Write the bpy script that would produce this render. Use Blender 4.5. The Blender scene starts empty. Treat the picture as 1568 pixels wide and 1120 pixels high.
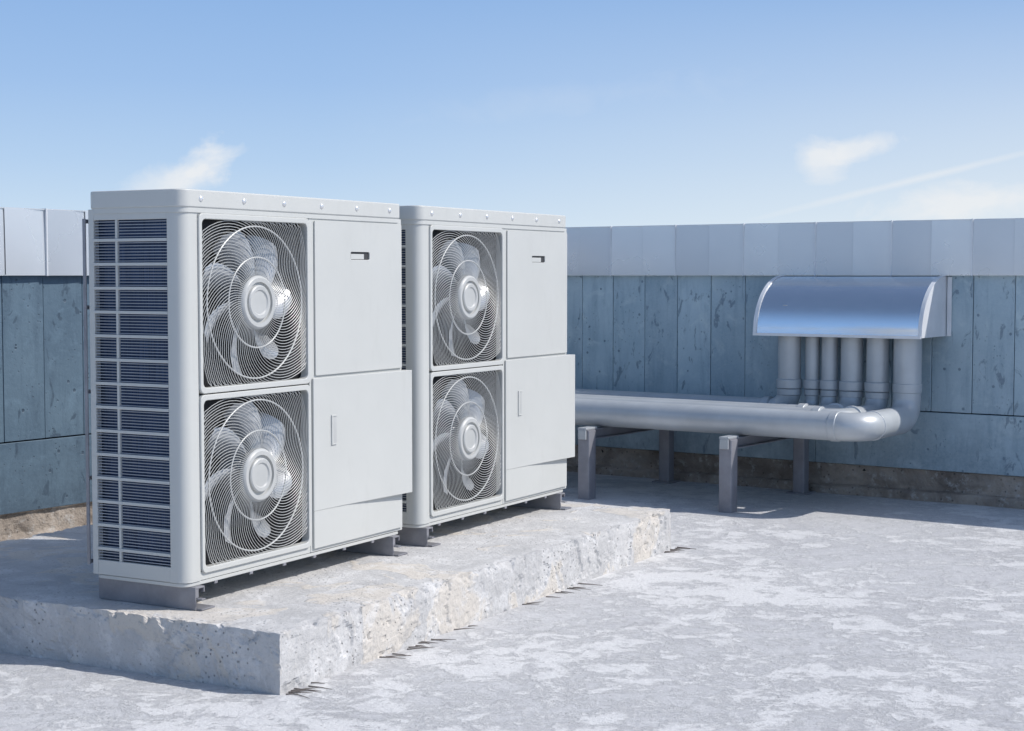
import bpy, bmesh, math, random
from mathutils import Vector, Matrix, noise as mn
random.seed(7)
scene = bpy.context.scene
scene.view_settings.view_transform = 'Standard'
scene.view_settings.look = 'None'
scene.view_settings.exposure = 0

# ------------------------------------------------------------ node helpers
class NB:
    def __init__(s, nt):
        s.nt = nt
    def n(s, t, **kw):
        nd = s.nt.nodes.new(t)
        for k, v in kw.items():
            setattr(nd, k, v)
        return nd
    def put(s, sock, v):
        if v is None: return
        if isinstance(v, (int, float)): sock.default_value = v
        elif isinstance(v, (tuple, list)):
            sock.default_value = (tuple(v) + (1,))[:4] if len(sock.default_value) == 4 else tuple(v)
        else: s.nt.links.new(v, sock)
    def m(s, op, a, b=None, c=None, clamp=False):
        nd = s.n('ShaderNodeMath', operation=op); nd.use_clamp = clamp
        s.put(nd.inputs[0], a); s.put(nd.inputs[1], b); s.put(nd.inputs[2], c)
        return nd.outputs[0]
    def noise(s, vec, scale, detail=4, rough=.5, dist=0):
        nd = s.n('ShaderNodeTexNoise')
        if vec is not None: s.put(nd.inputs['Vector'], vec)
        nd.inputs['Scale'].default_value = scale
        nd.inputs['Detail'].default_value = detail
        nd.inputs['Roughness'].default_value = rough
        nd.inputs['Distortion'].default_value = dist
        return nd.outputs['Fac']
    def vor(s, vec, scale, rnd=1):
        nd = s.n('ShaderNodeTexVoronoi')
        if vec is not None: s.put(nd.inputs['Vector'], vec)
        nd.inputs['Scale'].default_value = scale
        nd.inputs['Randomness'].default_value = rnd
        return nd.outputs['Distance']
    def mp(s, v, a, b, c=0, d=1):
        nd = s.n('ShaderNodeMapRange'); nd.clamp = True
        s.put(nd.inputs[0], v)
        for i, q in enumerate((a, b, c, d)): s.put(nd.inputs[i+1], q)
        return nd.outputs[0]
    def mix(s, f, a, b, mode='MIX'):
        nd = s.n('ShaderNodeMix', data_type='RGBA', blend_type=mode)
        s.put(nd.inputs[0], f); s.put(nd.inputs[6], a); s.put(nd.inputs[7], b)
        return nd.outputs[2]
    def scalev(s, vec, sc):
        nd = s.n('ShaderNodeMapping'); s.put(nd.inputs[0], vec)
        nd.inputs['Scale'].default_value = sc
        return nd.outputs[0]
    def bump(s, h, strength, dist, normal=None):
        nd = s.n('ShaderNodeBump'); s.put(nd.inputs['Height'], h)
        nd.inputs['Strength'].default_value = strength
        nd.inputs['Distance'].default_value = dist
        if normal is not None: s.put(nd.inputs['Normal'], normal)
        return nd.outputs[0]

def new_mat(name):
    m = bpy.data.materials.new(name); m.use_nodes = True
    nb = NB(m.node_tree)
    bs = m.node_tree.nodes['Principled BSDF']
    co = nb.n('ShaderNodeTexCoord').outputs['Object']
    return m, nb, bs, co

def simple(name, col, rough=.5, metal=0, var=.12, vs=6, bump=0, bs_=60, col2=None):
    m, nb, bs, co = new_mat(name)
    f = nb.mp(nb.noise(co, vs, 4, .6), .35, .68)
    c2 = col2 or tuple(c*(1-var*2) for c in col)
    nb.put(bs.inputs['Base Color'], nb.mix(f, c2, col))
    bs.inputs['Roughness'].default_value = rough
    bs.inputs['Metallic'].default_value = metal
    if bump:
        nb.put(bs.inputs['Normal'], nb.bump(nb.noise(co, bs_, 4, .6), .5, bump))
    return m

M = {}
# painted casing
m, nb, bs, co = new_mat('casing_paint')
f1 = nb.mp(nb.noise(co, 1.4, 4, .6), .3, .7)
c = nb.mix(f1, (.525, .53, .505), (.56, .565, .54))
grime = nb.mp(nb.noise(nb.scalev(co, (5, 5, 1.2)), 2.2, 6, .7), .55, .8, 0, .35)
c = nb.mix(grime, c, (.44, .44, .415))
nb.put(bs.inputs['Base Color'], c)
nb.put(bs.inputs['Roughness'], nb.mp(nb.noise(co, 14, 3), .3, .7, .42, .55))
nb.put(bs.inputs['Normal'], nb.bump(nb.noise(co, 320, 2, .5), .10, .0008))
M['paint'] = m
M['wire'] = simple('grille_wire', (.52, .525, .51), .4, .1, .06)
M['wire2'] = simple('side_grille_wire', (.36, .39, .44), .45, .1, .06)
M['hub'] = simple('hub_plastic', (.50, .505, .49), .42, 0, .06)
M['blade'] = simple('fan_blade_plastic', (.64, .66, .68), .24, .35, .12)
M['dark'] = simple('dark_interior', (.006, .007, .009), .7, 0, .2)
M['black'] = simple('black_recess', (.06, .06, .062), .6, 0, .2)
m, nb, bs, co = new_mat('coil_fins')
st = nb.scalev(co, (1, 260, 1))
w = nb.noise(st, 3, 1)
nb.put(bs.inputs['Base Color'], nb.mix(nb.mp(w, .4, .6), (.015, .032, .075), (.05, .085, .18)))
bs.inputs['Metallic'].default_value = .4; bs.inputs['Roughness'].default_value = .45
M['coil'] = m
M['rail'] = simple('galvanised_steel', (.33, .33, .355), .5, .4, .12, 12)
M['leg'] = simple('support_steel', (.30, .30, .33), .5, .2, .12, 7, .0006)
M['screw'] = simple('screw_head', (.8, .8, .8), .3, .5, .05)
M['pipe'] = simple('pipe_paint', (.52, .545, .56), .36, .22, .07, 4, .0004, 60)
# brushed hood
m, nb, bs, co = new_mat('polished_aluminium')
nb.put(bs.inputs['Base Color'], nb.mix(nb.noise(co, 8, 4), (.88, .89, .91), (.94, .945, .95)))
bs.inputs['Metallic'].default_value = 1
nb.put(bs.inputs['Roughness'], nb.mp(nb.noise(nb.scalev(co, (1.5, 8, 8)), 6, 5), .3, .7, .19, .27))
nb.put(bs.inputs['Normal'], nb.bump(nb.noise(co, 2.6, 3), .14, .01))
M['alu'] = m

def board_mat(name, c1, c2, c3):
    m, nb, bs, co = new_mat(name)
    rnd = nb.n('ShaderNodeNewGeometry').outputs['Random Per Island']
    sep = nb.n('ShaderNodeSeparateXYZ'); nb.put(sep.inputs[0], co)
    cmb = nb.n('ShaderNodeCombineXYZ')
    nb.put(cmb.inputs[0], sep.outputs[0]); nb.put(cmb.inputs[1], nb.m('MULTIPLY', rnd, 37.0)); nb.put(cmb.inputs[2], sep.outputs[2])
    bc = cmb.outputs[0]
    big = nb.mp(nb.noise(bc, 2.0, 5, .62, .4), .32, .68)
    c = nb.mix(big, c1, c2)
    streak = nb.mp(nb.noise(nb.scalev(bc, (7, 1, .9)), 1.8, 5, .7, .5), .48, .66)
    c = nb.mix(nb.m('MULTIPLY', streak, .50), c, c3)
    lt = tuple(min(.66, q*1.3) for q in c2)
    lite = nb.mp(nb.noise(bc, 5, 6, .7, .8), .54, .66)
    c = nb.mix(nb.m('MULTIPLY', lite, .45), c, lt)
    c = nb.mix(.8, c, nb.mix(rnd, (.88, .89, .90), (1.12, 1.115, 1.10)), 'MULTIPLY')
    dirt = nb.m('MULTIPLY', nb.mp(sep.outputs[2], .20, .75, 1, 0), nb.mp(nb.noise(bc, 4, 6, .7), .40, .60))
    c = nb.mix(nb.m('MULTIPLY', dirt, .65), c, tuple(q*.75 for q in c3))
    dk = (c1[0]*.33, c1[1]*.36, c1[2]*.42)
    bl = nb.mp(nb.noise(nb.scalev(bc, (1.3, 1, .6)), 6.0, 6, .60, 1.6), .60, .65)
    c = nb.mix(nb.m('MULTIPLY', bl, .72), c, dk)
    pit = nb.mp(nb.vor(bc, 9), .07, .10, 1, 0)
    c = nb.mix(nb.m('MULTIPLY', pit, .8), c, dk)
    pm = nb.mp(nb.noise(bc, 3.5, 3), .48, .58)
    pit2 = nb.m('MULTIPLY', nb.mp(nb.vor(bc, 30), .10, .16, 1, 0), pm)
    c = nb.mix(nb.m('MULTIPLY', pit2, .65), c, dk)
    fine = nb.noise(co, 60, 4, .7)
    c = nb.mix(nb.mp(fine, .3, .7, 0, .22), c, lt)
    nb.put(bs.inputs['Base Color'], c)
    bs.inputs['Roughness'].default_value = .55
    h = nb.m('SUBTRACT', nb.noise(bc, 26, 5, .65), nb.m('ADD', pit, pit2))
    nb.put(bs.inputs['Normal'], nb.bump(h, .5, .006))
    return m
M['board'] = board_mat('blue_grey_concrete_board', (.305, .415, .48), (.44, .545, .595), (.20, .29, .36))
M['board_l'] = board_mat('shade_toned_blue_concrete_board', (.070, .115, .16), (.112, .17, .22), (.042, .07, .105))  # left wall: same boards, shade put into a darker base colour

m, nb, bs, co = new_mat('parapet_cap_metal')
rnd = nb.n('ShaderNodeNewGeometry').outputs['Random Per Island']
c = nb.mix(rnd, (.63, .65, .67), (.77, .785, .79))
c = nb.mix(nb.mp(nb.noise(co, 2.2, 4, .55), .4, .7, 0, .2), c, (.58, .60, .62))
nb.put(bs.inputs['Base Color'], c)
bs.inputs['Metallic'].default_value = .45
nb.put(bs.inputs['Roughness'], nb.mp(nb.noise(co, 3, 3), .3, .7, .26, .32))
M['cap'] = m
M['joint'] = simple('cap_joint', (.78, .79, .80), .4, .1, .05)

m, nb, bs, co = new_mat('brown_rough_concrete')
c = nb.mix(nb.mp(nb.noise(co, 3, 6, .65, .6), .35, .65), (.22, .185, .155), (.48, .415, .35))
c = nb.mix(nb.mp(nb.noise(co, 18, 5, .7), .55, .7), c, (.55, .53, .50))
c = nb.mix(nb.mp(nb.vor(co, 22), .05, .2, .7, 0), c, (.06, .05, .042))
nb.put(bs.inputs['Base Color'], c); bs.inputs['Roughness'].default_value = .9
nb.put(bs.inputs['Normal'], nb.bump(nb.noise(co, 22, 6, .7), .9, .03))
M['brown'] = m

# slab concrete
m, nb, bs, co = new_mat('slab_concrete')
c = nb.mix(nb.mp(nb.noise(co, 4, 7, .68, .3), .36, .64), (.48, .475, .47), (.61, .60, .59))
warm = nb.mp(nb.noise(co, 2.6, 4, .6, .8), .53, .57)
c = nb.mix(nb.m('MULTIPLY', warm, .65), c, (.65, .59, .51))
white = nb.mp(nb.noise(co, 8, 8, .75, .4), .52, .60)
c = nb.mix(nb.m('MULTIPLY', white, .50), c, (.71, .705, .70))
dkp = nb.mp(nb.noise(co, 3.6, 7, .74, .8), .56, .65)
c = nb.mix(nb.m('MULTIPLY', dkp, .45), c, (.36, .355, .355))
pit = nb.mp(nb.vor(co, 42), .12, .22, 1, 0)
pm = nb.mp(nb.noise(co, 4, 3), .45, .58)
pp = nb.m('MULTIPLY', pit, pm)
c = nb.mix(nb.m('MULTIPLY', pp, .7), c, (.18, .175, .17))
c = nb.mix(nb.mp(nb.noise(co, 80, 4, .78), .54, .70, 0, .45), c, (.30, .295, .29))
nb.put(bs.inputs['Base Color'], c); bs.inputs['Roughness'].default_value = .9
h = nb.m('SUBTRACT', nb.noise(co, 22, 8, .70), nb.m('MULTIPLY', pp, .5))
h = nb.m('ADD', h, nb.m('MULTIPLY', warm, .3))
nb.put(bs.inputs['Normal'], nb.bump(h, .75, .014))
M['slab'] = m

# roof ground
m, nb, bs, co = new_mat('roof_concrete')
big = nb.mp(nb.noise(co, .55, 5, .6, .5), .35, .65)
c = nb.mix(big, (.50, .50, .51), (.585, .585, .59))
area = nb.noise(co, .75, 4, .55, .3)
fl = nb.noise(co, 5.2, 10, .80, .3)
fa = nb.m('ADD', fl, nb.m('MULTIPLY', nb.m('SUBTRACT', area, .46), .50))
flake = nb.mp(fa, .47, .55)
c = nb.mix(nb.m('MULTIPLY', flake, .66), c, (.775, .77, .76))
fl2 = nb.mp(nb.noise(nb.scalev(co, (1, 1.6, 1)), 16, 8, .82, .3), .50, .59)
c = nb.mix(nb.m('MULTIPLY', fl2, .40), c, (.76, .755, .75))
dk = nb.mp(nb.noise(co, 1.7, 9, .78, .8), .55, .64)
c = nb.mix(nb.m('MULTIPLY', dk, .45), c, (.42, .415, .43))
dk2 = nb.mp(nb.noise(co, 9, 8, .80, .5), .57, .65)
c = nb.mix(nb.m('MULTIPLY', dk2, .32), c, (.40, .395, .405))
pit = nb.mp(nb.vor(co, 34), .09, .18, 1, 0)
pm = nb.mp(nb.noise(co, 2.5, 4, .6), .47, .58, 0, .75)
c = nb.mix(nb.m('MULTIPLY', pit, pm), c, (.24, .235, .24))
c = nb.mix(nb.mp(nb.noise(co, 85, 4, .8), .51, .71, 0, .5), c, (.36, .36, .37))
nb.put(bs.inputs['Base Color'], c); bs.inputs['Roughness'].default_value = .85
h = nb.m('ADD', nb.m('MULTIPLY', flake, .3), nb.noise(co, 30, 7, .74))
nb.put(bs.inputs['Normal'], nb.bump(h, .8, .012))
M['ground'] = m
M['sliver'] = simple('dry_twig', (.16, .14, .13), .9)  # dark tone for slivers that imitate small shadows

# ------------------------------------------------------------ geometry helpers
def empty(name, loc, rotz):
    e = bpy.data.objects.new(name, None); scene.collection.objects.link(e)
    e.location = loc; e.rotation_euler = (0, 0, rotz); e.empty_display_size = .2
    return e

class MB:
    def __init__(s): s.v = []; s.f = []
    def add(s, vs, fs):
        o = len(s.v); s.v += [tuple(v) for v in vs]
        s.f += [tuple(i+o for i in f) for f in fs]
    def box(s, x0, x1, y0, y1, z0, z1):
        vs = [(x, y, z) for z in (z0, z1) for y in (y0, y1) for x in (x0, x1)]
        s.add(vs, [(0, 2, 3, 1), (4, 5, 7, 6), (0, 1, 5, 4), (2, 6, 7, 3), (0, 4, 6, 2), (1, 3, 7, 5)])
    def prism(s, pts, z0, z1):
        n = len(pts)
        vs = [(x, y, z0) for x, y in pts] + [(x, y, z1) for x, y in pts]
        fs = [tuple(range(n-1, -1, -1)), tuple(range(n, 2*n))]
        fs += [(i, (i+1) % n, n+(i+1) % n, n+i) for i in range(n)]
        s.add(vs, fs)
    def tube(s, path, r, seg=12, closed=False, caps=True):
        P = [Vector(p) for p in path]; n = len(P)
        T = []
        for i in range(n):
            if closed: d = P[(i+1) % n]-P[i-1]
            else: d = P[min(i+1, n-1)]-P[max(i-1, 0)]
            T.append(d.normalized())
        up = Vector((0, 0, 1)) if abs(T[0].z) < .9 else Vector((1, 0, 0))
        u = T[0].cross(up).normalized(); vs = []
        for i in range(n):
            u = (u - T[i]*u.dot(T[i])).normalized(); w = T[i].cross(u)
            rr = r[i] if isinstance(r, (list, tuple)) else r
            for k in range(seg):
                a = 2*math.pi*k/seg
                vs.append(P[i]+u*math.cos(a)*rr+w*math.sin(a)*rr)
        fs = []
        for i in range(n if closed else n-1):
            j = (i+1) % n
            for k in range(seg):
                fs.append((i*seg+k, j*seg+k, j*seg+(k+1) % seg, i*seg+(k+1) % seg))
        if caps and not closed:
            fs.append(tuple(range(seg))); fs.append(tuple((n-1)*seg+k for k in range(seg-1, -1, -1)))
        s.add(vs, fs)
    def lathe(s, prof, cx, cz, seg=48):
        vs = []; n = len(prof)
        for k in range(seg):
            a = 2*math.pi*k/seg
            for r, t in prof:
                vs.append((cx+r*math.cos(a), t, cz+r*math.sin(a)))
        fs = []
        for k in range(seg):
            j = (k+1) % seg
            for i in range(n-1):
                fs.append((k*n+i, k*n+i+1, j*n+i+1, j*n+i))
        s.add(vs, fs)
    def frame(s, o, i, t0, t1):
        n = len(o)
        vs = [(a, t0, b) for a, b in o]+[(a, t0, b) for a, b in i]+[(a, t1, b) for a, b in o]+[(a, t1, b) for a, b in i]
        fs = []
        for k in range(n):
            j = (k+1) % n
            fs += [(k, j, n+j, n+k), (2*n+j, 2*n+k, 3*n+k, 3*n+j), (j, k, 2*n+k, 2*n+j), (n+k, n+j, 3*n+j, 3*n+k)]
        s.add(vs, fs)
    def obj(s, name, parent, mat, bevel=0, smooth=False, seg=2):
        me = bpy.data.meshes.new(name); me.from_pydata(s.v, [], s.f); me.validate()
        bm = bmesh.new(); bm.from_mesh(me); bmesh.ops.remove_doubles(bm, verts=bm.verts, dist=1e-6)
        bmesh.ops.recalc_face_normals(bm, faces=bm.faces)
        bm.to_mesh(me); bm.free()
        me.materials.append(mat)
        ob = bpy.data.objects.new(name, me); scene.collection.objects.link(ob)
        if parent: ob.parent = parent
        if bevel:
            b = ob.modifiers.new('bev', 'BEVEL'); b.width = bevel; b.segments = seg
            b.limit_method = 'ANGLE'; b.angle_limit = math.radians(40)
            b.harden_normals = True
            smooth = True
        if smooth:
            for p in me.polygons: p.use_smooth = True
            try:
                me.set_sharp_from_angle(angle=math.radians(38))
            except Exception: pass
        return ob

def rrect(x0, x1, z0, z1, r, n=6):
    pts = []
    for cx, cz, a0 in ((x1-r, z1-r, 0), (x0+r, z1-r, 90), (x0+r, z0+r, 180), (x1-r, z0+r, 270)):
        for k in range(n+1):
            a = math.radians(a0+90*k/n)
            pts.append((cx+r*math.cos(a), cz+r*math.sin(a)))
    return pts

def fillet(pts, R, n=10):
    P = [Vector(p) for p in pts]; out = [P[0]]
    for i in range(1, len(P)-1):
        d1 = (P[i]-P[i-1]).normalized(); d2 = (P[i+1]-P[i]).normalized()
        th = d1.angle(d2)
        if th < .01: out.append(P[i]); continue
        L = R*math.tan(th/2); a = P[i]-d1*L; b = P[i]+d2*L; w = math.cos(th/2)
        for k in range(n+1):
            t = k/n
            q = (a*(1-t)**2+P[i]*2*w*t*(1-t)+b*t*t)/((1-t)**2+2*w*t*(1-t)+t*t)
            out.append(q)
    out.append(P[-1]); return out

# ------------------------------------------------------------ condenser unit
W, D, H = 1.51, .47, 1.50
def fan_module(root, tag, s0, s1, z0, z1, phase):
    g = MB()
    g.frame(rrect(s0, s1, z0, z1, .024), rrect(s0+.018, s1-.018, z0+.022, z1-.022, .022), -.009, .03)
    g.obj('grille_frame_'+tag, root, M['paint'], .004, seg=3)
    a0, a1, b0, b1 = s0+.018, s1-.018, z0+.022, z1-.022
    cx, cz = (a0+a1)/2, (b0+b1)/2
    hx, hz = (a1-a0)/2, (b1-b0)/2
    RH = .106
    g = MB(); NW = 92
    for i in range(NW):
        th0 = 2*math.pi*i/NW; pts = []
        r = RH-.004
        while r < .50:
            th = th0 + 1.05*((r-.098)/.28)**1.55
            x, z = r*math.cos(th), r*math.sin(th)
            bulge = -.012*(1-min(1, (r/.34)**2))
            if abs(x) > hx-.001 or abs(z) > hz-.001:
                x = max(-hx, min(hx, x)); z = max(-hz, min(hz, z))
                pts.append((cx+x, bulge, cz+z)); break
            pts.append((cx+x, bulge, cz+z)); r += .018
        if len(pts) > 1: g.tube(pts, .00145, 5, caps=False)
    for rr in (.180, .303):
        ring = [(cx+rr*math.cos(2*math.pi*k/64), .002-.012*(1-min(1, (rr/.34)**2)), cz+rr*math.sin(2*math.pi*k/64)) for k in range(64)]
        g.tube(ring, .0036, 6, closed=True)
    g.obj('grille_wires_'+tag, root, M['wire'], smooth=True)
    g = MB()
    g.lathe([(0, -.016), (.046, -.017), (.051, -.022), (.064, -.023), (.069, -.019), (.071, -.009), (.080, -.009), (.082, -.020), (.098, -.021), (.105, -.016), (.109, -.008), (.109, .004), (0, .004)], cx, cz, 64)
    g.obj('grille_hub_'+tag, root, M['hub'], smooth=True)
    n = 72; o = []; inn = []
    for k in range(n):
        a = 2*math.pi*k/n; ca, sa = math.cos(a), math.sin(a)
        q = min(hx*1.03/max(abs(ca), 1e-6), hz*1.03/max(abs(sa), 1e-6))
        o.append((cx+q*ca, cz+q*sa)); inn.append((cx+.312*ca, cz+.312*sa))
    g = MB(); g.frame(o, inn, .034, .038); g.obj('bulkhead_'+tag, root, M['dark'])
    g = MB(); g.lathe([(.318, .030), (.312, .026), (.308, .034), (.306, .16)], cx, cz, 64)
    g.obj('shroud_'+tag, root, M['dark'], smooth=True)
    g = MB(); NBL = 7
    for b in range(NBL):
        base = phase+2*math.pi*b/NBL; vs = []; nr, nc = 9, 9
        for i in range(nr+1):
            u = i/nr; r = .07+.222*u
            mid = base+.42*u**1.3
            span = math.radians(29+4*math.sin(math.pi*u))*(1-.25*max(0, u-.85)/.15)
            for j in range(nc+1):
                v = j/nc-.5
                th = mid+span*v
                t = .080+.095*v*(1.15-.4*u)-.028*(1-4*v*v)
                vs.append((cx+r*math.cos(th), t, cz+r*math.sin(th)))
        fs = [(i*(nc+1)+j, i*(nc+1)+j+1, (i+1)*(nc+1)+j+1, (i+1)*(nc+1)+j) for i in range(nr) for j in range(nc)]
        g.add(vs, fs)
    g.lathe([(0, .035), (.06, .037), (.076, .05), (.078, .14), (0, .14)], cx, cz, 40)
    g.obj('fan_'+tag, root, M['blade'], smooth=True)

def condenser(idx, off):
    A = Vector((.4847, .8747, 0))
    loc = Vector((-1.237, 6.08, .325))+A*off
    root = empty('air_conditioner_condenser', loc, math.atan2(A.y, A.x))
    HL = 1.43
    r = .045; arc = [(r-r*math.cos(math.radians(a)), r-r*math.sin(math.radians(a))) for a in range(0, 91, 9)]
    poly = [(0, .074)]+arc+[(.086, 0), (.086, .012), (.014, .03), (.014, .074)]
    g = MB(); g.prism(poly, .004, HL); g.obj('corner_post', root, M['paint'], smooth=True)
    g = MB()
    g.box(0, .02, .0742, .4426, .004, .062); g.box(0, .02, .0742, .4426, 1.388, HL)
    g.box(0, .03, .443, D, .004, HL)
    g.obj('side_frame', root, M['paint'], .002)
    g = MB(); g.box(.0, .012, .322, .333, .062, 1.388)
    for k in range(14):
        zz = .108+k*.0925
        g.box(-.003, .012, .0745, .4425, zz-.0060, zz+.0060)
    g.obj('side_bars', root, M['paint'], .0015)
    g = MB(); z = .07
    while z < 1.385:
        g.box(.006, .0095, .0745, .4425, z-.0015, z+.0015); z += .0116
    g.obj('side_wires', root, M['wire2'])
    g = MB(); g.box(.045, .07, .04, .46, .01, 1.42); g.obj('coil', root, M['coil'])
    g = MB(); g.box(.03, .80, .471, .486, .03, 1.40)
    g.obj('rear_coil', root, M['coil'], .003)
    g = MB()
    for zz in (.05, .38, .72, 1.05, 1.385): g.box(-.006, .8, .487, .494, zz-.008, zz+.008)
    g.box(-.008, .000, .480, .494, .04, 1.395)
    g.obj('rear_guard', root, M['rail'], .002)
    g = MB()
    g.box(.087, .7975, 0.002, .03, .004, .036); g.box(.087, .7975, 0.002, .03, 1.404, HL)
    g.obj('fascia', root, M['paint'], .002)
    g = MB(); g.prism(rrect(.004, W-.004, .004, D-.002, .04), -.012, .002); g.obj('base_pan', root, M['paint'], .002)
    g = MB(); g.box(.09, .79, .30, .32, .01, 1.42); g.box(.78, .797, .04, .30, .01, 1.42); g.box(.09, .79, .05, .3, .715, .722)
    g.obj('liner', root, M['dark'])
    fan_module(root, 'upper', .088, .795, .722, 1.412, .62)
    fan_module(root, 'lower', .088, .795, .030, .718, .35)
    g = MB(); g.box(.798, W, 0, D, .004, HL); g.obj('compartment', root, M['paint'], .004)
    x0, x1, z0, z1 = .832, 1.500, .752, 1.405; hx0, hx1, hz0, hz1 = 1.095, 1.240, 1.243, 1.277
    g = MB()
    g.frame(rrect(x0, x1, z0, z1, .006, 2), rrect(hx0, hx1, hz0, hz1, .006, 2), -.008, -.0005)
    g.obj('service_panel', root, M['paint'], .0025)
    g = MB(); g.box(hx0+.004, hx0+.105, -.005, -.0012, hz0+.002, hz1-.009); g.obj('handle_lip', root, M['paint'], .001)
    g = MB(); g.box(hx0-.001, hx1+.001, -.0012, .0003, hz0-.001, hz1+.001); g.obj('handle_recess', root, M['black'])
    g = MB()
    xa, xm, xb, z0, z1 = .812, 1.06, 1.532, .1785, .742
    bot = [(xa, -.0005), (xb, -.0005), (xb, -.042), (xm, -.0135), (xa, -.010)]
    g.prism(bot, z0, z1)
    g.obj('lower_cover', root, M['paint'], .003, seg=3)
    g = MB(); g.box(.8122, 1.495, -.0098, -.0005, .02, .1783); g.obj('lower_skirt', root, M['paint'], .001)
    g = MB()
    p = -.0118
    g.box(.934, .944, p-.006, p+.004, .450, .578); g.box(.934, .972, p-.005, p+.004, .572, .578); g.box(.934, .972, p-.005, p+.004, .450, .456)
    g.obj('latch', root, M['paint'], .0015)
    g = MB(); g.box(.944, .972, p-.0020, p+.004, .456, .572); g.obj('latch_plate', root, M['hub'])
    g = MB(); g.prism(rrect(-.008, W+.006, -.009, D+.006, .05, 8), HL+.002, H); g.obj('lid', root, M['paint'], .006, seg=3)
    g = MB(); g.prism(rrect(-.004, W+.002, -.0045, D+.002, .047, 8), HL-.018, HL+.003); g.obj('lid_lip', root, M['paint'], .002)
    g = MB()
    for s in (.10, .36, .62, .88, 1.14, 1.40):
        g.lathe([(0, -.015), (.006, -.0145), (.0105, -.012), (.012, -.0085)], s, HL+.036, 14)
    g.obj('lid_screws', root, M['screw'], smooth=True)
    g = MB()
    for s in (.18, .40, .62, .83, 1.05, 1.27, 1.44):
        g.box(s-.010, s+.010, .001, .010, -.022, -.010)
    g.obj('edge_tabs', root, M['rail'], .002)
    g = MB()
    for s in (.03, 1.40):
        g.box(s, s+.006, -.02, D, -.0995, -.0125)
        g.box(s+.0062, s+.055, -.02, D, -.019, -.0125)
        g.box(s+.0062, s+.085, -.045, D, -.0995, -.093)
        g.box(s+.049, s+.055, -.02, D, -.036, -.0192)
        g.box(s+.0062, s+.03, -.045, -.02, -.060, -.054)
        g.box(s+.0062, s+.022, -.018, .02, -.054, -.019)
    g.obj('mounting_rails', root, M['rail'], .0012)
    return root
condenser(0, 0)
condenser(1, 1.66)

# ------------------------------------------------------------ slab
def gridbox(L, Wd, Hh, nx, ny, nz):
    bm = bmesh.new()
    def face(fn, a, b):
        V = [[bm.verts.new(fn(i/a, j/b)) for j in range(b+1)] for i in range(a+1)]
        for i in range(a):
            for j in range(b): bm.faces.new((V[i][j], V[i+1][j], V[i+1][j+1], V[i][j+1]))
    face(lambda u, v: (u*L, v*Wd, Hh), nx, ny)
    face(lambda u, v: (u*L, 0, v*Hh), nx, nz); face(lambda u, v: (u*L, Wd, v*Hh), nx, nz)
    face(lambda u, v: (0, u*Wd, v*Hh), ny, nz); face(lambda u, v: (L, u*Wd, v*Hh), ny, nz)
    bmesh.ops.remove_doubles(bm, verts=bm.verts, dist=1e-5)
    return bm
SL, SW, SH = 3.52, 2.4, .225
bm = gridbox(SL, SW, SH, 340, 200, 26)
for v in bm.verts:
    p = v.co.copy()
    dx0, dx1, dy0, dy1 = p.x, SL-p.x, p.y, SW-p.y
    a = min(dx0, dx1, dy0, dy1); c = SH-p.z
    out = Vector((0, 0, 0))
    if dx0 == a: out.x = -1
    elif dx1 == a: out.x = 1
    elif dy0 == a: out.y = -1
    else: out.y = 1
    n1 = mn.fractal(p*5, 1, 2, 5); n2 = mn.fractal(p*17+Vector((3, 7, 1)), 1, 2, 4)
    n3 = mn.fractal(p*34+Vector((9, 2, 5)), 1, 2, 3)
    e = math.hypot(a, c)
    d = Vector((0, 0, 0))
    if e < .045:
        am = (1-e/.045)*(.001+max(0, n1)*.018+max(0, n2)*.014+max(0, n3)*.005)
        d += (-out+Vector((0, 0, -1)))*am
    corner = sorted((dx0, dx1, dy0, dy1))
    ec = math.hypot(corner[0], corner[1])
    if ec < .03: d += -out*(1-ec/.03)*(.003+max(0, n2)*.01)
    if a < 1e-4:
        k1 = min(1, max(0, (n1-.2)/.05)); k2 = min(1, max(0, (n2-.34)/.10))
        d += out*(n1*.003+n2*.002+n3*.0015-k1*.008-k2*.004)
    if c < 1e-4 and a > .02:
        d.z += n2*.0012 - .001
    v.co = p+d
me = bpy.data.meshes.new('concrete_slab'); bm.to_mesh(me); bm.free()
bm = bmesh.new(); bm.from_mesh(me); bmesh.ops.recalc_face_normals(bm, faces=bm.faces); bm.to_mesh(me); bm.free()
me.materials.append(M['slab'])
sl = bpy.data.objects.new('concrete_slab', me); scene.collection.objects.link(sl)
sl.location = (-.832, 5.71, 0); sl.rotation_euler = (0, 0, math.atan2(.8747, .4847))

# ------------------------------------------------------------ ground
g = MB(); g.add([(-300, -300, 0), (300, -300, 0), (300, 300, 0), (-300, 300, 0)], [(0, 1, 2, 3)])
g.obj('rooftop_ground', None, M['ground'])

g = MB()
Av = Vector((.4847, .8747, 0)); Bv = Vector((-.8747, .4847, 0)); S0 = Vector((-.832, 5.71, 0))
for k in range(46):
    s = random.choice([random.uniform(0, .2), random.uniform(.6, 1.4), random.uniform(1.8, 2.4), random.uniform(3.40, 3.62)])
    q = S0+Av*s-Bv*random.uniform(-.005, .02); L = random.uniform(.03, .12)
    a = random.gauss(-.15, .45); d = Vector((math.cos(a), math.sin(a), 0))
    g.tube([q+Vector((0, 0, .003)), q+d*L*.5+Vector((0, 0, .004)), q+d*L+Vector((0, 0, .002))], [.0026, .0020, .0006], 4)
g.obj('chip_shadow_slivers', None, M['sliver'])  # dark slivers added at the slab foot as shadows of concrete chips

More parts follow.
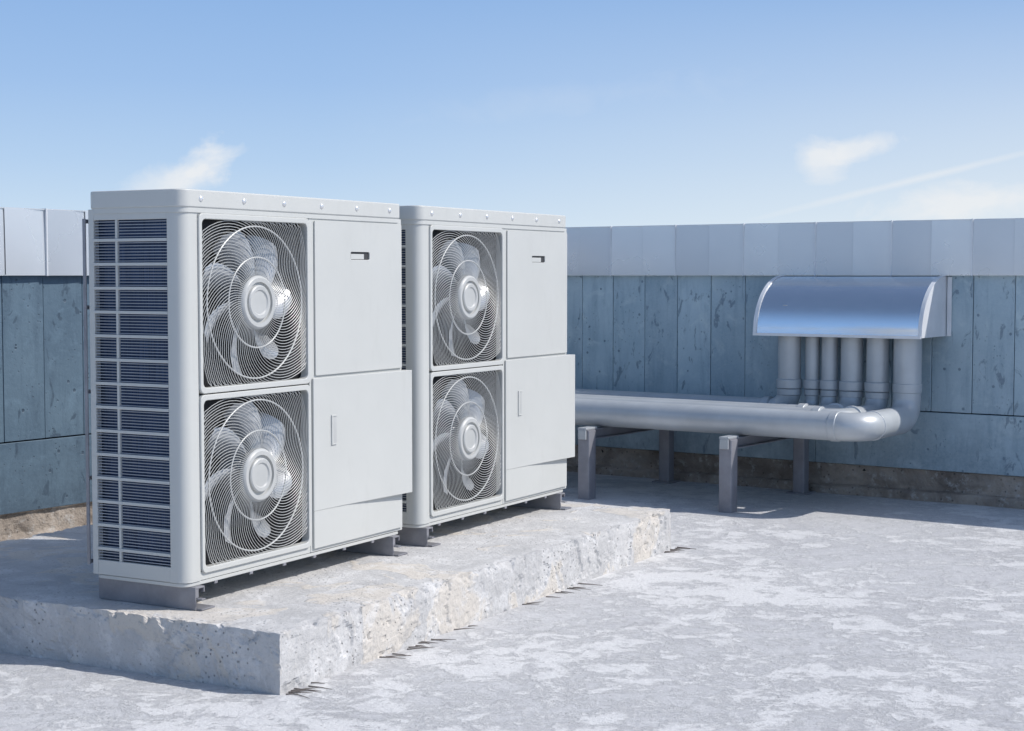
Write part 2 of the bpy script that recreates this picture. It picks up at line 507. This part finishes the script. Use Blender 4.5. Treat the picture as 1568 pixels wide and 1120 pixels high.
# ------------------------------------------------------------ parapet walls
C = Vector((.01, 12.67, 0))
def wall(name, rot, xa, xb, seam0, bmat):
    root = empty(name, C, rot)
    g = MB(); g.box(xa, xb, .030, .33, 0, 1.49); g.obj('core', root, M['dark'])
    st = .275
    k0 = math.ceil((xa-seam0)/st)-1
    g = MB(); x = seam0+k0*st
    while x < xb:
        a, b = max(xa, x)+.002, min(xb, x+st)-.002
        if b-a > .01:
            o = random.uniform(-.003, .003)
            g.box(a, b, o, .029, .597, 1.4995)
        x += st
    g.obj('boards', root, bmat, .003)
    g = MB(); x = seam0-10*2.2
    while x < xb:
        a, b = max(xa, x)+.002, min(xb, x+2.2)-.002
        if b-a > .02: g.box(a, b, -.006, .029, .205, .590)
        x += 2.2
    g.obj('lower_boards', root, bmat, .003)
    bm = bmesh.new(); n = int((xb-xa)/.03); V = []
    prof = [(.0, .203), (.012, .196), (.012, .16), (.008, .12), (.010, .085), (.004, .066), (-.045, .058), (-.055, .045), (-.058, -.005)]
    for i in range(n+1):
        col = []
        for j, (y, z) in enumerate(prof):
            p = Vector((xa+(xb-xa)*i/n, y, z))
            nn = mn.fractal(p*7, 1, 2, 5)
            col.append(bm.verts.new((p.x, p.y+nn*.018+.006, p.z+(nn*.008 if 0 < j < 8 else 0))))
        V.append(col)
    for i in range(n):
        for j in range(len(prof)-1): bm.faces.new((V[i][j], V[i][j+1], V[i+1][j+1], V[i+1][j]))
    bmesh.ops.recalc_face_normals(bm, faces=bm.faces)
    me = bpy.data.meshes.new('rough_base'); bm.to_mesh(me); bm.free(); me.materials.append(M['brown'])
    ob = bpy.data.objects.new('rough_base', me); scene.collection.objects.link(ob); ob.parent = root
    # cap
    g = MB(); g.box(xa, xb, -.026, .36, 1.503, 1.858); g.obj('cap_core', root, M['cap'])
    g = MB(); gj = MB(); x = seam0+k0*st; k = k0
    while x < xb:
        a, b = max(xa, x), min(xb, x+st)
        if b-a > .01:
            ya, yb = (-.041, -.034) if k % 2 == 0 else (-.0395, -.033)
            NS = 6; pr = []
            for q in range(NS+1):
                u = q/NS; pr.append((a+.0003+(b-a-.0006)*u, ya+(yb-ya)*u-.003*math.sin(math.pi*u)))
            vs = []; fs = []
            for zz, dy in ((1.5, 0), (1.53, .0), (1.62, .001), (1.74, .003), (1.862, .0055), (1.866, .010)):
                for (px_, py_) in pr: vs.append((px_, py_+dy, zz))
            for rr in range(5):
                for q in range(NS):
                    o = rr*(NS+1)+q
                    fs.append((o, o+1, o+NS+2, o+NS+1))
            g.add(vs, fs)
            g.box(a+.0003, b-.0003, -.0335, .37, 1.8585, 1.8655)
            if k % 2 == 0 and x > xa:
                gj.box(x-.0045, x+.0045, -.044, -.030, 1.497, 1.868)
                gj.box(x-.0045, x+.0045, -.029, .372, 1.8660, 1.868)
        x += st; k += 1
    g.obj('cap_panels', root, M['cap'], smooth=True); gj.obj('cap_joints', root, M['joint'], .0015)
    return root
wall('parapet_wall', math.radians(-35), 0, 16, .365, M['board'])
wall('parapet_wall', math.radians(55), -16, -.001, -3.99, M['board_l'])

# ------------------------------------------------------------ pipes (wall frame: x=r, y=-n)
PR = empty('pipe_run', C, math.radians(-35))
NV = .30
zc = .565
spec = [(3.341, .083, 1.05), (3.135, .073, .875), (2.955, .073, .715), (2.797, .054, .575), (2.672, .048, .462), (2.515, .077, .325)]
for i, (r, rad, n) in enumerate(spec):
    g = MB(); zb = zc+.02 if i else zc
    R2 = rad+.055
    if n-NV < .05:
        path = [(.0, -n, zb), (r, -n, zb), (r, -n, 1.30)]
    else:
        path = [(.0, -n, zb), (r, -n, zb), (r, -NV, zb), (r, -NV, 1.30)]
    rr = min(R2, max(.04, (n-NV)/2.05)) if n-NV > .05 else R2
    g.tube(fillet(path, rr, 12), rad+(.007 if i == 0 else 0), 28)
    g.obj('pipe_%d' % (i+1), PR, M['pipe'], smooth=True)
    g = MB()
    def collar(p, q, R):
        p = Vector(p); q = Vector(q); d = (q-p)
        g.tube([p, p+d*.08, p+d*.92, q], [R-.006, R, R, R-.006], 28)
    nvv = n if n-NV < .05 else NV
    collar((r, -nvv, .735), (r, -nvv, .800), rad+.011)
    collar((r, -nvv, .690), (r, -nvv, .7345), rad+.006)
    collar((r-R2-.055, -n, zb), (r-R2-.0, -n, zb), rad+.012)
    if n-NV > .3: collar((r, -n+R2+.02, zb), (r, -n+R2+.06, zb), rad+.011)
    g.obj('collars_%d' % (i+1), PR, M['pipe'], .002)

SUP = empty('pipe_support_frame', C, math.radians(-35))
for k, r in enumerate((1.47, 2.53)):
    g = MB()
    for n, w, fl in ((1.24, .045, 0), (.16, .042, 1)):
        g.prism(rrect(r-w, r+w, -n-w, -n+w, .008, 3), .0, .462)
        if fl: g.box(r-w-.035, r+w+.035, -n-.08, -n+.08, 0.001, .010)
    g.box(r-.035, r+.035, -1.29, -.10, .4622, .4690)
    g.box(r-.035, r+.035, -1.19, -.21, .400, .407)
    g.box(r-.004, r+.004, -1.19, -.21, .4072, .4620)
    g.obj('frame_%d' % (k+1), SUP, M['leg'], .0015)
    g = MB()
    g.box(r-.034, r+.034, -1.305, -1.165, .4694, .483); g.box(r-.030, r+.030, -1.305, -1.292, .405, .4692)
    g.box(r-.03, r+.03, -.22, -.10, .4694, .482)
    g.obj('bracket_%d' % (k+1), SUP, M['pipe'], .003)
g = MB()
g.box(1.53, 2.47, -.165, -.155, .40, .45); g.obj('rear_tie', SUP, M['leg'], .001)

# ------------------------------------------------------------ hood
HD = empty('exhaust_hood', C, math.radians(-35))
r0, r1, N = 2.31, 3.49, .455
prof = [(.0, 1.494), (.03, 1.494)]
for k in range(1, 25):
    a = math.radians(88*k/24)
    prof.append((.03+(N-.03)*math.sin(a), 1.494-.385*(1-math.cos(a))))
prof.append((N+.004, 1.10))
t = .004
def sheet(g, xa, xb, pr, off=0):
    n = len(pr); vs = []
    cen = (0.05, 1.15)
    for x in (xa, xb):
        for (nn, z) in pr:
            d = Vector((nn-cen[0], z-cen[1])).normalized()*off
            vs.append((x, -(nn+d.x), z+d.y))
        for (nn, z) in pr:
            d = Vector((nn-cen[0], z-cen[1])).normalized()*(off-t)
            vs.append((x, -(nn+d.x), z+d.y))
    fs = []
    for i in range(n-1):
        fs += [(i, i+1, 2*n+i+1, 2*n+i), (n+i+1, n+i, 3*n+i, 3*n+i+1), (i, n+i, n+i+1, i+1), (2*n+i+1, 3*n+i+1, 3*n+i, 2*n+i)]
    fs += [(0, 2*n, 3*n, n), (n-1, 2*n-1, 4*n-1, 3*n-1)]
    g.add(vs, fs)
g = MB(); sheet(g, r0+.012, r1-.012, prof); g.obj('curved_shell', HD, M['alu'], smooth=True)
g = MB(); sheet(g, r0-.004, r0+.022, prof, .0055); sheet(g, r1-.022, r1+.004, prof, .0055)
g.box(r0, r1, -N-.016, -N-.004, 1.094, 1.112)
g.obj('edge_trim', HD, M['joint'], smooth=True)
g = MB()
for xa in (r0+.002, r1-.006):
    pts = [(-n, z) for n, z in prof]+[(0, 1.10)]
    n_ = len(pts)
    g.add([(xa, y, z) for y, z in pts]+[(xa+.004, y, z) for y, z in pts],
          [tuple(range(n_)), tuple(range(2*n_-1, n_-1, -1))]+[(i, (i+1) % n_, n_+(i+1) % n_, n_+i) for i in range(n_)])
g.obj('end_plates', HD, M['joint'])
g = MB(); g.box(r0-.03, r0-.005, -.012, -.006, 1.10, 1.49); g.box(r1+.005, r1+.035, -.014, -.006, 1.10, 1.49)
g.obj('wall_flanges', HD, M['joint'], .002)
g = MB(); g.box(r0+.03, r1-.03, -.02, -.008, 1.12, 1.46); g.obj('back_plate', HD, M['dark'])

# ------------------------------------------------------------ light
SA, SE = math.radians(-6), math.radians(46)
d = Vector((math.cos(SE)*math.cos(SA), math.cos(SE)*math.sin(SA), math.sin(SE)))
sun = bpy.data.lights.new('sun', 'SUN'); sun.energy = 3.8; sun.angle = math.radians(.6); sun.color = (1, .96, .91)
so = bpy.data.objects.new('sun', sun); scene.collection.objects.link(so)
so.rotation_euler = d.to_track_quat('Z', 'Y').to_euler(); so.location = (5, 0, 8)

w = bpy.data.worlds.new('World'); scene.world = w; w.use_nodes = True
nt = w.node_tree; nt.nodes.clear(); nb = NB(nt)
sky = nb.n('ShaderNodeTexSky', sky_type='NISHITA'); sky.sun_disc = False
sky.sun_elevation = SE; sky.sun_rotation = math.pi/2-SA
bg1 = nb.n('ShaderNodeBackground'); nt.links.new(sky.outputs[0], bg1.inputs[0]); bg1.inputs[1].default_value = .14
gen = nb.n('ShaderNodeTexCoord').outputs['Generated']
sx = nb.n('ShaderNodeSeparateXYZ'); nt.links.new(gen, sx.inputs[0])
X, Y, Z = sx.outputs
ramp = nb.n('ShaderNodeValToRGB'); el = ramp.color_ramp.elements
el[0].position = 0; el[0].color = (.70, .82, .91, 1)
el[1].position = 1; el[1].color = (.22, .42, .80, 1)
for p, c in ((.10, (.60, .745, .89)), (.25, (.46, .635, .865)), (.42, (.35, .535, .83)), (.62, (.275, .46, .78))):
    e = el.new(p); e.color = c+(1,)
nb.put(ramp.inputs[0], nb.m('MULTIPLY', Z, 3.6))
col = ramp.outputs[0]
ys = nb.m('MAXIMUM', Y, .15)
px = nb.m('DIVIDE', X, ys); pz = nb.m('DIVIDE', Z, ys)
hz = nb.m('MULTIPLY', nb.mp(px, -.12, .42), nb.mp(pz, .19, .02))
col = nb.mix(nb.m('MULTIPLY', hz, .75), col, (.83, .87, .885))
front = nb.mp(Y, .2, .4)
cn = nb.noise(nb.scalev(gen, (1, 1, 1.6)), 26, 8, .60, .6)
cn2 = nb.noise(gen, 70, 5, .6)
def cloud(cx, cz, sx_, sz_, rot, thr, amt, soft=.9, namp=1.9, colr=(.86, .875, .89)):
    global col
    ca, sa = math.cos(rot), math.sin(rot)
    a = nb.m('SUBTRACT', px, cx); b = nb.m('SUBTRACT', pz, cz)
    u = nb.m('ADD', nb.m('MULTIPLY', a, ca/sx_), nb.m('MULTIPLY', b, sa/sx_))
    v = nb.m('ADD', nb.m('MULTIPLY', a, -sa/sz_), nb.m('MULTIPLY', b, ca/sz_))
    dd = nb.m('SQRT', nb.m('ADD', nb.m('MULTIPLY', u, u), nb.m('MULTIPLY', v, v)))
    base = nb.m('ADD', nb.m('SUBTRACT', 1.0, dd), nb.m('MULTIPLY', nb.m('SUBTRACT', cn, .5), namp))
    base = nb.m('ADD', base, nb.m('MULTIPLY', nb.m('SUBTRACT', cn2, .5), namp*.37))
    f = nb.m('MULTIPLY', nb.mp(base, thr, thr+soft), nb.m('MULTIPLY', amt, front))
    col = nb.mix(f, col, colr)
cloud(-.192, .066, .024, .013, .75, -.2, .85)
cloud(-.183, .076, .018, .006, .1, -.15, .7)
cloud(-.215, .056, .036, .012, .3, -.1, .5)
cloud(.190, .070, .016, .012, 0, -.1, .72)
cloud(.214, .078, .026, .007, .25, -.1, .68)
cloud(.285, .045, .065, .013, .12, -.1, .75)
cloud(.255, .0605, .120, .0026, .24, -.1, .45, 1.0, .8)
cloud(.05, .11, .25, .02, .12, .5, .10)
bg2 = nb.n('ShaderNodeBackground'); nt.links.new(col, bg2.inputs[0]); bg2.inputs[1].default_value = 1.0
mx = nb.n('ShaderNodeMixShader'); nb.put(mx.inputs[0], nb.mp(Z, .19, .70))
nt.links.new(bg2.outputs[0], mx.inputs[1]); nt.links.new(bg1.outputs[0], mx.inputs[2])
out = nb.n('ShaderNodeOutputWorld'); nt.links.new(mx.outputs[0], out.inputs[0])

# ------------------------------------------------------------ camera
cam = bpy.data.cameras.new('camera'); cam.lens = 56.85; cam.sensor_width = 36; cam.clip_end = 2000
co_ = bpy.data.objects.new('camera', cam); scene.collection.objects.link(co_)
co_.location = (0, 0, 1.5); co_.rotation_euler = (math.radians(90-3.19), 0, 0)
scene.camera = co_
